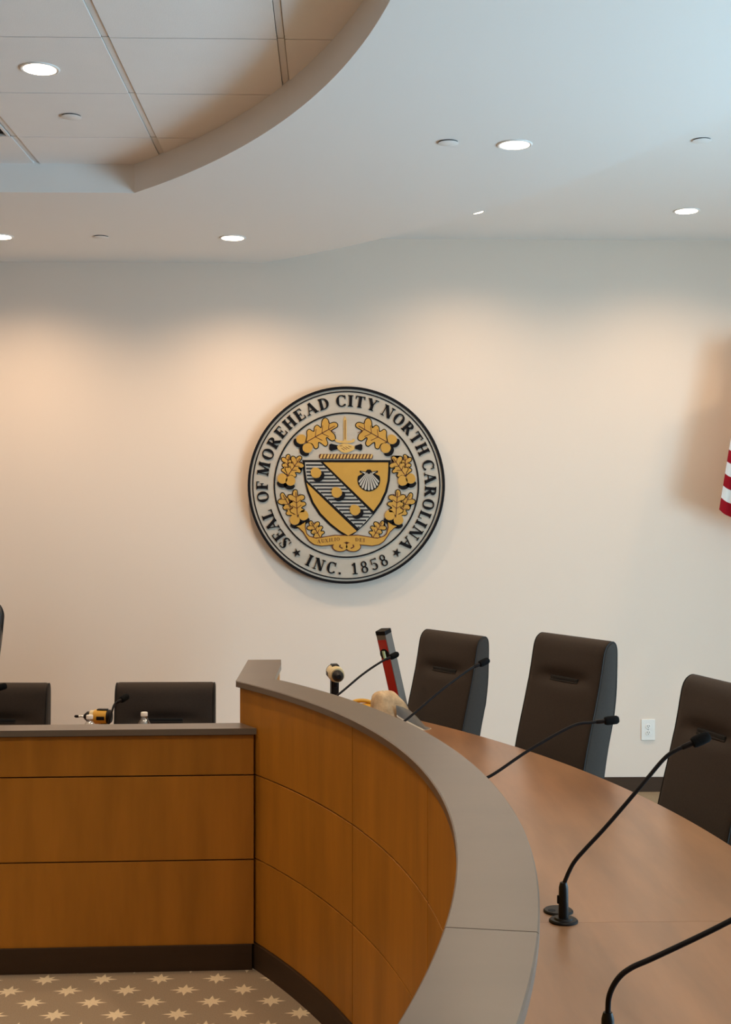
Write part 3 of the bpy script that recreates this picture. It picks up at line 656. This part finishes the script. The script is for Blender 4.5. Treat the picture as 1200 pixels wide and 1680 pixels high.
# ================================================================== CHAIRS
def chair(label, top, face_deg, ztop, back_h=0.74, width=0.50, mt='chair_fabric', bev=0.022, taper=0.0, group='dais chairs', slot=True):
    """top: plan position of the upper backrest; face_deg: direction the sitter looks (world degrees)"""
    rz = math.radians(face_deg+90); seat = ztop-back_h
    off = Matrix.Rotation(rz, 3, 'Z') @ Vector((0, 0.25, 0))
    t = thing('high_back_chair', label, 'chair', (top[0]-off.x, top[1]-off.y, 0), rz, group)
    # backrest profile (y,z from the top down), front then rounded top then back
    fr = [(0.050, -back_h+0.02), (0.068, -0.60), (0.086, -0.50), (0.110, -0.40), (0.136, -0.30), (0.152, -0.235), (0.161, -0.20), (0.167, -0.17), (0.175, -0.13), (0.184, -0.08), (0.192, -0.045), (0.204, -0.020), (0.221, -0.005), (0.238, 0.0)]
    bk = [(0.254, -0.006), (0.264, -0.024), (0.267, -0.055), (0.266, -0.12), (0.262, -0.22), (0.246, -0.34), (0.218, -0.46), (0.196, -0.58), (0.180, -back_h+0.02)]
    fr = [p for p in fr if p[1] >= -back_h+0.02-1e-6]; bk = [p for p in bk if p[1] >= -back_h+0.02-1e-6]
    prof = [(y, ztop+z) for y, z in fr+bk]
    sm = [(p.x, p.y) for p in catmull([(y, z, 0) for y, z in prof], 5)]
    bm = bmesh.new(); rings = []
    cols = [(-1, 1.0), (-1, 0.45), (-1, 0.12), (-1, 0.0)]
    stations = [(-width/2+bev*(1-k), k) for _, k in cols]; stations = [(-width/2, 1.0), (-width/2+0.25*bev, 0.42), (-width/2+0.6*bev, 0.12), (-width/2+bev, 0.0)]
    inner = [(-width/2+bev+(width-2*bev)*i/20, 0.0) for i in range(1, 20)]
    stations = stations+inner+[(-x, k) for x, k in stations[::-1]]
    n = len(sm)
    def shrunk(k):
        if k == 0: return sm
        out = []
        for i in range(n):
            p, q = Vector(sm[max(i-1, 0)]), Vector(sm[min(i+1, n-1)]); e = (q-p).normalized(); nn = Vector((e.y, -e.x))
            out.append((sm[i][0]+nn.x*k*bev*0.55, sm[i][1]+nn.y*k*bev*0.55))
        return out
    for x, k in stations:
        s_ = shrunk(k); rings.append([])
        for y, z in s_:
            tp = 1-taper*min(1, max(0, (ztop-0.08-z)/0.5)) - (taper*0.9*max(0, (z-ztop+0.10)/0.10)**2 if taper else 0)
            puff = 0.010*(1-(2*x/width)**2)
            puff *= min(1.0, max(0.0, (ztop-0.012-z)/0.10))
            if slot: puff -= 0.024*math.exp(-((z-ztop+0.180)/0.030)**2)*max(0.0, 1-(x/0.20)**2)
            rings[-1].append(bm.verts.new((x*tp, y-(puff if y < 0.236 else 0), z)))
    for a, b in zip(rings, rings[1:]):
        for i in range(n): bm.faces.new((a[i], a[(i+1) % n], b[(i+1) % n], b[i]))
    bm.faces.new(rings[0][::-1]); bm.faces.new(rings[-1])
    obj('backrest', bm, mt, t, smooth=True)
    if not taper:
        for sx in (-1, 1):
            bm = bmesh.new(); pts = [(sx*(width/2-bev*0.28), y-0.001 if y < 0.24 else y+0.001, z) for y, z in shrunk(0.40)]
            tube(bm, pts, 0.0042, 6); obj('piping', bm, 'chair_piping', t, smooth=True)
    if slot:
        zz = ztop-0.186; bm = bmesh.new(); box(bm, -0.095, 0.095, 0.168, 0.200, zz-0.004, zz+0.010, bev=0.003); s_ = obj('pull_slot', bm, 'void_black', t)
        bm = bmesh.new(); tube(bm, [(-0.096, 0.172, zz-0.009), (0.096, 0.172, zz-0.009)], 0.0065, 8); obj('slot_lip', bm, 'chair_piping', s_, smooth=True)
    # seat cushion
    bm = bmesh.new(); box(bm, -0.25, 0.25, -0.27, 0.225, seat-0.09, seat+0.01, bev=0.03); obj('seat', bm, mt, t, smooth=True)
    obj('seat_pan', B(-0.16, 0.16, -0.16, 0.16, seat-0.13, seat-0.09), 'black_plastic', t)
    bm = bmesh.new(); lathe(bm, [(0.026, 0.09), (0.026, seat*0.55), (0.016, seat*0.55), (0.016, seat-0.13)], 16); obj('gas_lift', bm, 'black_metal', t, smooth=True)
    for k in range(5):
        a = 2*PI*k/5+0.3; c, s = math.cos(a), math.sin(a)
        bm = bmesh.new(); tube(bm, [(0, 0, 0.095), (c*0.16, s*0.16, 0.085), (c*0.29, s*0.29, 0.066)], [0.026, 0.020, 0.013], 8); lg = obj('base_leg', bm, 'black_metal', t, smooth=True)
        bm = bmesh.new(); M = Matrix.Translation((c*0.285, s*0.285, 0.028)) @ Matrix.Rotation(a, 4, 'Z') @ Matrix.Rotation(PI/2, 4, 'X')
        lathe(bm, [(0.0, -0.02), (0.024, -0.02), (0.028, -0.014), (0.028, 0.014), (0.024, 0.02), (0.0, 0.02)], 14, M)
        tube(bm, [(c*0.285, s*0.285, 0.03), (c*0.285, s*0.285, 0.07)], 0.007, 8); obj('caster', bm, 'black_plastic', lg, smooth=True)
    return t
chair('dark brown high back chair beside the red level, farthest of the tall three', (0.622, 6.46), 212, 1.152, width=0.485)
chair('dark brown high back chair between the wall outlet and the farther tall chair', (1.085, 5.66), 208, 1.208)
chair('dark brown high back chair cut by the right frame edge, nearest of all chairs', (1.425, 4.56), 194, 1.150)
chair('dark brown chair with its low top just above the counter, beside the yellow drill', (-0.862, 6.60), 270, 0.888, back_h=0.44, width=0.51)
chair('dark brown low chair cut by the left frame edge behind the counter', (-1.705, 6.60), 268, 0.888, back_h=0.44, width=0.51)
chair('tall black leather chair of which only the rounded right edge shows', (-2.128, 7.25), 268, 1.265, back_h=0.80, width=0.56, mt='chair_leather', bev=0.045, taper=0.16, slot=False)

# ================================================================== MICROPHONES
def mic(label, base, pts, z0=DZ, stem_h=0.098, head=0.052, r_neck=0.0052):
    t = thing('gooseneck_microphone', label, 'microphone', (*base, z0), 0, 'gooseneck microphones'); bl = Vector((*base, z0))
    bm = bmesh.new(); lathe(bm, [(0.0, 0.0), (0.036, 0.0), (0.036, 0.004), (0.033, 0.007), (0.024, 0.007), (0.021, 0.011), (0.0, 0.011)], 32); obj('base_flange', bm, 'black_plastic', t, smooth=True)
    bm = bmesh.new(); lathe(bm, [(0.0, 0.010), (0.0125, 0.010), (0.0125, 0.03), (0.0118, stem_h-0.012), (0.0085, stem_h), (0.0, stem_h)], 20); s_ = obj('stem', bm, 'black_plastic', t, smooth=True)
    bm = bmesh.new(); box(bm, -0.016, -0.010, -0.004, 0.004, 0.045, 0.066, bev=0.002); obj('switch', bm, 'black_metal', s_)
    P = [Vector((0, 0, stem_h-0.006))]+[Vector(p)-bl for p in pts]
    c = catmull(P, 8); d = (c[-1]-c[-2]).normalized()
    bm = bmesh.new(); tube(bm, c, r_neck, 10); obj('gooseneck', bm, 'black_metal', t, smooth=True)
    e = c[-1]
    bm = bmesh.new(); tube(bm, [e-d*0.03, e-d*0.028, e+d*0.002], [0.0055, 0.0068, 0.0075], 10); obj('collar', bm, 'black_metal', t, smooth=True)
    L = head; rr = [0.007, 0.0125, 0.0145, 0.0145, 0.0140, 0.0105, 0.003]; ss = [0, 0.06, 0.2, 0.6, 0.85, 0.96, 1.0]
    bm = bmesh.new(); tube(bm, [e+d*(s*L-0.002) for s in ss], rr, 14); obj('windscreen', bm, 'foam_black', t, smooth=True)
    return t
mic('gooseneck microphone standing beside a black grommet on the curved desk, arching right', (0.572, 3.174),
    [(0.586, 3.176, 0.8635), (0.601, 3.178, 0.889), (0.627, 3.180, 0.918), (0.684, 3.184, 0.977), (0.775, 3.190, 1.079), (0.828, 3.196, 1.138), (0.859, 3.198, 1.160), (0.903, 3.202, 1.178)])
mic('gooseneck microphone with its head in front of the chair by the outlet', (0.400, 4.110),
    [(0.418, 4.115, 0.872), (0.510, 4.140, 0.905), (0.640, 4.175, 0.981), (0.785, 4.205, 1.053), (0.850, 4.215, 1.063), (0.898, 4.222, 1.067)])
mic('gooseneck microphone reaching up to the upper right corner of the farthest tall chair', (0.100, 5.020),
    [(0.125, 5.035, 0.870), (0.250, 5.105, 0.902), (0.440, 5.210, 1.035), (0.560, 5.275, 1.110), (0.605, 5.300, 1.128)])
mic('gooseneck microphone whose head crosses the red level', (-0.130, 5.745),
    [(-0.110, 5.760, 0.880), (0.000, 5.830, 0.915), (0.130, 5.930, 1.005), (0.220, 6.000, 1.056), (0.268, 6.040, 1.074)])
mic('nearest gooseneck microphone, running out at the lower right frame corner', (0.505, 2.347),
    [(0.508, 2.348, 0.868), (0.524, 2.350, 0.898), (0.550, 2.352, 0.918), (0.600, 2.356, 0.938), (0.735, 2.366, 0.997), (0.900, 2.380, 1.080), (0.960, 2.386, 1.100)])
mic('gooseneck microphone in front of the left edge of the low chair by the drill', (-0.958, 5.380),
    [(-0.950, 5.385, 0.845), (-0.938, 5.40, 0.900), (-0.928, 5.44, 0.946), (-0.908, 5.48, 0.958)], z0=CZ, r_neck=0.0045)
mic('gooseneck microphone at the left frame edge before the low chair', (-1.520, 5.380),
    [(-1.520, 5.39, 0.85), (-1.510, 5.42, 0.94), (-1.480, 5.46, 0.995), (-1.440, 5.48, 1.008)], z0=CZ, r_neck=0.0045)
gm = thing('cable_grommet', 'round black cable grommet in the desk beside the microphone base', 'grommet', (0.573, 3.254, DZ))
bm = bmesh.new(); lathe(bm, [(0.0, 0.0), (0.038, 0.0), (0.038, 0.003), (0.035, 0.006), (0.0, 0.006)], 32); obj('lid', bm, 'black_plastic', gm, smooth=True)
bm = bmesh.new(); lathe(bm, [(0.0, 0.006), (0.010, 0.006), (0.010, 0.0066), (0.0, 0.0066)], 20, Matrix.Translation((-0.018, -0.008, 0))); obj('cable_hole', bm, 'void_black', gm)

# ================================================================== TOOLS AND SMALL THINGS
# spirit level leaning on the outer edge of the desk, its foot on the floor
lv = thing('spirit_level', 'red box spirit level with grey edge standing tilted behind the tan cap', 'level', (0.509, 6.462, 0))
ax = Vector((-0.2265, -0.150, 1.0)).normalized(); LL = 1.225
M = ax.to_track_quat('Z', 'Y').to_matrix().to_4x4()
e0 = Vector((1, 0, 0)); e0 = (e0-ax*e0.dot(ax)).normalized(); e1 = ax.cross(e0)
th = math.radians(-38); ea = e0*math.cos(th)+e1*math.sin(th); eb = ax.cross(ea)
M = Matrix(((ea.x, eb.x, ax.x, 0), (ea.y, eb.y, ax.y, 0), (ea.z, eb.z, ax.z, 0), (0, 0, 0, 1)))
LW, LT = 0.058, 0.052
def lb(*a, bev=0): bm = bmesh.new(); box(bm, *a, bev=bev); bmesh.ops.transform(bm, matrix=M, verts=bm.verts); return bm
z_ft = 0.436
obj('beam', lb(-LW/2, LW/2, -LT/2, LT/2, z_ft+0.02, LL-0.02, bev=0.002), 'level_grey', lv)
obj('end_cap', lb(-LW/2-0.001, LW/2+0.001, -LT/2-0.001, LT/2+0.001, z_ft, z_ft+0.02, bev=0.003), 'black_plastic', lv)
obj('end_cap', lb(-LW/2-0.001, LW/2+0.001, -LT/2-0.001, LT/2+0.001, LL-0.022, LL, bev=0.003), 'black_plastic', lv)
obj('face_panel', lb(-LW/2+0.004, LW/2-0.004, -LT/2-0.0015, -LT/2+0.001, 0.86, LL-0.045), 'level_red', lv)
obj('face_band', lb(-LW/2+0.004, LW/2-0.004, -LT/2-0.0014, -LT/2+0.001, 0.46, 0.86), 'black_plastic', lv)
bm = bmesh.new(); lathe(bm, [(0.0, 0.0), (0.027, 0.0), (0.027, 0.003), (0.023, 0.0045), (0.0, 0.0045)], 24, M @ Matrix.Translation((0, -LT/2-0.001, LL-0.118)) @ Matrix.Rotation(PI/2, 4, 'X')); vr = obj('vial_ring', bm, 'black_plastic', lv, smooth=True)
bm = bmesh.new(); tube(bm, [M @ Vector((0, -LT/2-0.0055, LL-0.136)), M @ Vector((0, -LT/2-0.0055, LL-0.100))], 0.0085, 10); obj('vial', bm, 'vial_green', vr, smooth=True)

def drill(label, loc, rz, roll=0.0, pitch=0.0, bit=True, scale=1.0, zb=0.205, xl=1.0, shell='tool_yellow'):
    """cordless drill; +X is the chuck end, handle down to a battery"""
    t = thing('cordless_drill', label, 'drill', loc, rz)
    RX = Matrix.Diagonal((scale*xl, scale, scale, 1))
    AXM = Matrix.Rotation(PI/2, 4, 'Y')
    def add(name, bm, m, sm=True): bmesh.ops.transform(bm, matrix=RX, verts=bm.verts); return obj(name, bm, m, t, smooth=sm)
    def ax(prof, x0, n=20):
        bm = bmesh.new(); lathe(bm, prof, n, Matrix.Translation((x0, 0, zb)) @ AXM); return bm
    mo = add('motor_housing', ax([(0.0, -0.095), (0.026, -0.093), (0.034, -0.08), (0.034, -0.02), (0.0, -0.02)], 0), 'black_plastic')
    add('body_shell', ax([(0.0, -0.062), (0.0355, -0.060), (0.0360, 0.03), (0.032, 0.045), (0.0, 0.045)], 0), shell)
    bm = bmesh.new(); box(bm, -0.05, 0.015, -0.0372, 0.0372, zb-0.012, zb+0.006, bev=0.003); add('side_badge', bm, 'black_plastic')
    bm = bmesh.new(); box(bm, -0.062, 0.02, -0.016, 0.016, zb+0.030, zb+0.038, bev=0.003); add('top_vent', bm, 'black_plastic')
    add('clutch_ring', ax([(0.0, 0.043), (0.031, 0.043), (0.031, 0.075), (0.0, 0.075)], 0), 'tool_cream')
    add('chuck', ax([(0.0, 0.074), (0.025, 0.074), (0.025, 0.10), (0.016, 0.118), (0.010, 0.128), (0.0, 0.128)], 0), 'black_plastic')
    if bit:
        add('bit_shaft', ax([(0.0, 0.126), (0.004, 0.126), (0.004, 0.175), (0.0, 0.175)], 0, 8), 'steel'); add('bit_tip', ax([(0.0, 0.17), (0.006, 0.17), (0.007, 0.195), (0.003, 0.205), (0.0, 0.205)], 0, 10), 'black_metal')
    bm = bmesh.new(); prism(bm, [(-0.062, zb-0.02), (-0.006, zb-0.02), (-0.012, zb-0.06), (-0.020, 0.055), (-0.066, 0.055), (-0.062, zb-0.06)], -0.017, 0.017, 'y')
    bmesh.ops.bevel(bm, geom=list(bm.edges), offset=0.006, segments=2, affect='EDGES'); add('handle', bm, 'black_plastic')
    bm = bmesh.new(); box(bm, -0.006, 0.006, -0.009, 0.009, zb-0.062, zb-0.032, bev=0.003); add('trigger', bm, 'black_metal')
    bm = bmesh.new(); box(bm, -0.095, 0.022, -0.036, 0.036, 0.0, 0.048, bev=0.006); add('battery', bm, 'black_plastic')
    bm = bmesh.new(); box(bm, -0.090, 0.018, -0.037, 0.037, 0.044, 0.058, bev=0.004); add('battery_foot', bm, 'tool_yellow')
    return t
drill('yellow and black cordless drill pointing left behind the low counter', (-1.022, 5.62, CZ), PI-0.10, scale=0.90, zb=0.162, xl=0.62)
drill('cordless drill standing on the curved desk with its chuck towards the camera', (0.008, 6.30, DZ), -PI/2+0.12, scale=1.10, bit=False, shell='tool_cream')
# yellow driver lying on its side beside the cap
yd = thing('yellow_power_tool', 'yellow power tool with black nose lying beside the tan cap', 'power tool', (0.150, 6.16, DZ))
bm = bmesh.new(); lathe(bm, [(0.0, -0.085), (0.028, -0.08), (0.046, -0.05), (0.050, 0.0), (0.046, 0.045), (0.030, 0.055), (0.0, 0.055)], 20, Matrix.Translation((0, 0, 0.050)) @ Matrix.Rotation(PI/2, 4, 'Y')); obj('housing', bm, 'tool_yellow', yd, smooth=True)
bm = bmesh.new(); lathe(bm, [(0.0, 0.053), (0.026, 0.053), (0.026, 0.075), (0.018, 0.085), (0.0, 0.085)], 16, Matrix.Translation((0, 0, 0.056)) @ Matrix.Rotation(PI/2, 4, 'Y')); obj('nose', bm, 'black_plastic', yd, smooth=True)
bm = bmesh.new(); tube(bm, catmull([(-0.07, 0, 0.075), (-0.055, 0, 0.105), (-0.01, 0, 0.112), (0.035, 0, 0.100), (0.045, 0, 0.075)], 5), 0.010, 10); obj('top_handle', bm, 'tool_yellow', yd, smooth=True)
bm = bmesh.new(); box(bm, -0.04, 0.02, 0.03, 0.16, 0.0, 0.05, bev=0.01); obj('grip', bm, 'black_plastic', yd)

# tan cloth cap lying on the desk, visor to the right
cp = thing('cloth_cap', 'crumpled tan cloth cap with grey visor lying on the desk by the level', 'cap', (0.268, 6.02, DZ), 0)
bm = bmesh.new(); nU, nV = 28, 12; rings = []
for j in range(nV+1):
    v = j/nV; ph = v*PI/2; ring = []
    for i in range(nU):
        a = 2*PI*i/nU; r = 0.092*math.cos(ph)**0.75 if j < nV else 0.004
        wob = 1+0.07*math.sin(3*a+1.2+v*4)+0.06*math.sin(5*a+v*7)+0.02*math.sin(11*a+v*9)
        x = r*math.cos(a)*wob; y = r*math.sin(a)*wob*0.95; z = 0.178*math.sin(ph)**0.85*(1+0.10*math.sin(2*a+0.6)*math.cos(ph))
        ring.append(bm.verts.new((x-0.035*v, y, max(0.0, z))))
    rings.append(ring)
for a, b in zip(rings, rings[1:]):
    for i in range(nU): bm.faces.new((a[i], a[(i+1) % nU], b[(i+1) % nU], b[i]))
bm.faces.new(rings[-1])
cr = obj('crown', bm, 'cap_tan', cp, smooth=True)
bmesh_top = bmesh.new(); lathe(bmesh_top, [(0.0, 0.0), (0.008, 0.0), (0.006, 0.005), (0.0, 0.006)], 12, Matrix.Translation((-0.036, 0, 0.176))); obj('button', bmesh_top, 'cap_edge', cr, smooth=True)
def visor(edge):
    bm = bmesh.new(); rows_ = []
    for i in range(21):
        s = -1+2*i/20; inner = Vector((0.020+0.045*(1-s*s), 0.086*s, 0.122-0.020*(1-s*s)))
        reach = 0.120*(1-s*s)**0.5+0.004
        row = []
        for k in range(7):
            q = k/6 if not edge else 0.955+0.06*k/6
            p = inner+Vector((reach*q, 0, -0.108*q**1.15*(0.30+0.70*(1-s*s)**0.5)-0.016*q*q))
            row.append(p)
        rows_.append(row)
    th_ = 0.0018 if not edge else 0.0032
    T_ = [[bm.verts.new((p.x, p.y, max(0.001, p.z+th_))) for p in r] for r in rows_]; D_ = [[bm.verts.new((p.x, p.y, max(0.0, p.z-th_))) for p in r] for r in rows_]
    for i in range(20):
        for k in range(6):
            bm.faces.new((T_[i][k], T_[i+1][k], T_[i+1][k+1], T_[i][k+1])); bm.faces.new((D_[i][k], D_[i][k+1], D_[i+1][k+1], D_[i+1][k]))
        bm.faces.new((T_[i][0], D_[i][0], D_[i+1][0], T_[i+1][0])); bm.faces.new((T_[i][6], T_[i+1][6], D_[i+1][6], D_[i][6]))
    for i in (0, 20):
        for k in range(6): bm.faces.new((T_[i][k], T_[i][k+1], D_[i][k+1], D_[i][k]))
    return bm
vz = obj('visor', visor(False), 'cap_brim_grey', cp, smooth=True)
obj('visor_edge', visor(True), 'cap_edge', vz, smooth=True)

# water bottles behind the low counter
def bottle(label, x, y):
    t = thing('water_bottle', label, 'bottle', (x, y, CZ), 0, 'water bottles')
    bm = bmesh.new(); lathe(bm, [(0.0, 0.002), (0.028, 0.0), (0.031, 0.01), (0.031, 0.05), (0.029, 0.06), (0.031, 0.07), (0.031, 0.125), (0.027, 0.150), (0.016, 0.170), (0.0125, 0.178), (0.0125, 0.186)], 24); obj('body', bm, 'bottle_plastic', t, smooth=True)
    bm = bmesh.new(); lathe(bm, [(0.0, 0.183), (0.0145, 0.183), (0.0145, 0.197), (0.013, 0.199), (0.0, 0.199)], 20); obj('screw_cap', bm, 'white_plastic', t, smooth=True)
    bm = bmesh.new(); lathe(bm, [(0.0312, 0.072), (0.0315, 0.072), (0.0315, 0.118), (0.0312, 0.118)], 24); obj('paper_label', bm, 'white_plastic', t, smooth=True)
bottle('clear water bottle with white cap in front of the yellow drill', -1.012, 5.33)
bottle('clear water bottle with white cap in front of the low chair', -0.797, 5.40)

# ================================================================== FLAG
fl = thing('flag_on_pole', 'striped red and white flag on a pole at the right frame edge', 'flag', (2.735, 7.74, 0))
bm = bmesh.new(); lathe(bm, [(0.0, 0.0), (0.15, 0.0), (0.15, 0.015), (0.12, 0.03), (0.05, 0.045), (0.025, 0.08), (0.0, 0.08)], 28); obj('stand', bm, 'brass', fl, smooth=True)
bm = bmesh.new(); lathe(bm, [(0.0, 0.07), (0.0135, 0.07), (0.0135, 2.86), (0.0, 2.86)], 14); obj('pole', bm, 'pole_wood', fl, smooth=True)
bm = bmesh.new(); lathe(bm, [(0.0, 2.86), (0.020, 2.86), (0.022, 2.88), (0.012, 2.90), (0.024, 2.95), (0.014, 3.01), (0.0, 3.07)], 14); obj('finial', bm, 'brass', fl, smooth=True)
nS, nT = 44, 52
def flagpt(s, t):
    """s along the fly (0 hoist, 1 fly end), t down the hoist"""
    h0, h1 = Vector((0.018, 0, 2.80)), Vector((0.018, 0, 1.62)); f0, f1 = Vector((-0.235, -0.02, 2.72)), Vector((-0.412, -0.03, 1.775))
    p = (h0*(1-t)+h1*t)*(1-s)+(f0*(1-t)+f1*t)*s
    sag = math.sin(PI*s)*0.02*t
    return p+Vector((0, 0.045*math.sin(s*15+t*1.5)*(0.25+s*0.75)*(0.4+0.6*t)-0.02*s, -sag))
bm = bmesh.new(); G = [[bm.verts.new(flagpt(i/nS, j/nT)) for j in range(nT+1)] for i in range(nS+1)]
G2 = [[bm.verts.new(flagpt(i/nS, j/nT)+Vector((0, 0.0016, 0))) for j in range(nT+1)] for i in range(nS+1)]
for i in range(nS):
    for j in range(nT):
        st = j//4; mi = 2 if (i < nS*0.4 and st < 7) else (0 if st % 2 == 0 else 1)
        for g in (G, G2):
            f = bm.faces.new((g[i][j], g[i+1][j], g[i+1][j+1], g[i][j+1])); f.material_index = mi
for i in range(nS):
    for j in (0, nT): bm.faces.new((G[i][j], G[i+1][j], G2[i+1][j], G2[i][j]))
for j in range(nT):
    for i in (0, nS): bm.faces.new((G[i][j], G[i][j+1], G2[i][j+1], G2[i][j]))
fo = obj('flag_cloth', bm, ['flag_red', 'flag_white', 'flag_blue'], fl, smooth=True)
for r_ in range(9):
    for c_ in range(6 if r_ % 2 == 0 else 5):
        s = (0.4/12)*(1+2*c_+(r_ % 2)); t_ = (7/13/10)*(r_+1); p = flagpt(s, t_)
        bm = bmesh.new(); prism(bm, [(p.x+(0.017 if k % 2 == 0 else 0.0068)*math.sin(PI*k/5)*0.5, p.z+(0.017 if k % 2 == 0 else 0.0068)*math.cos(PI*k/5)) for k in range(10)], p.y-0.0035, p.y-0.001, 'y'); obj('star', bm, 'flag_white', fo)
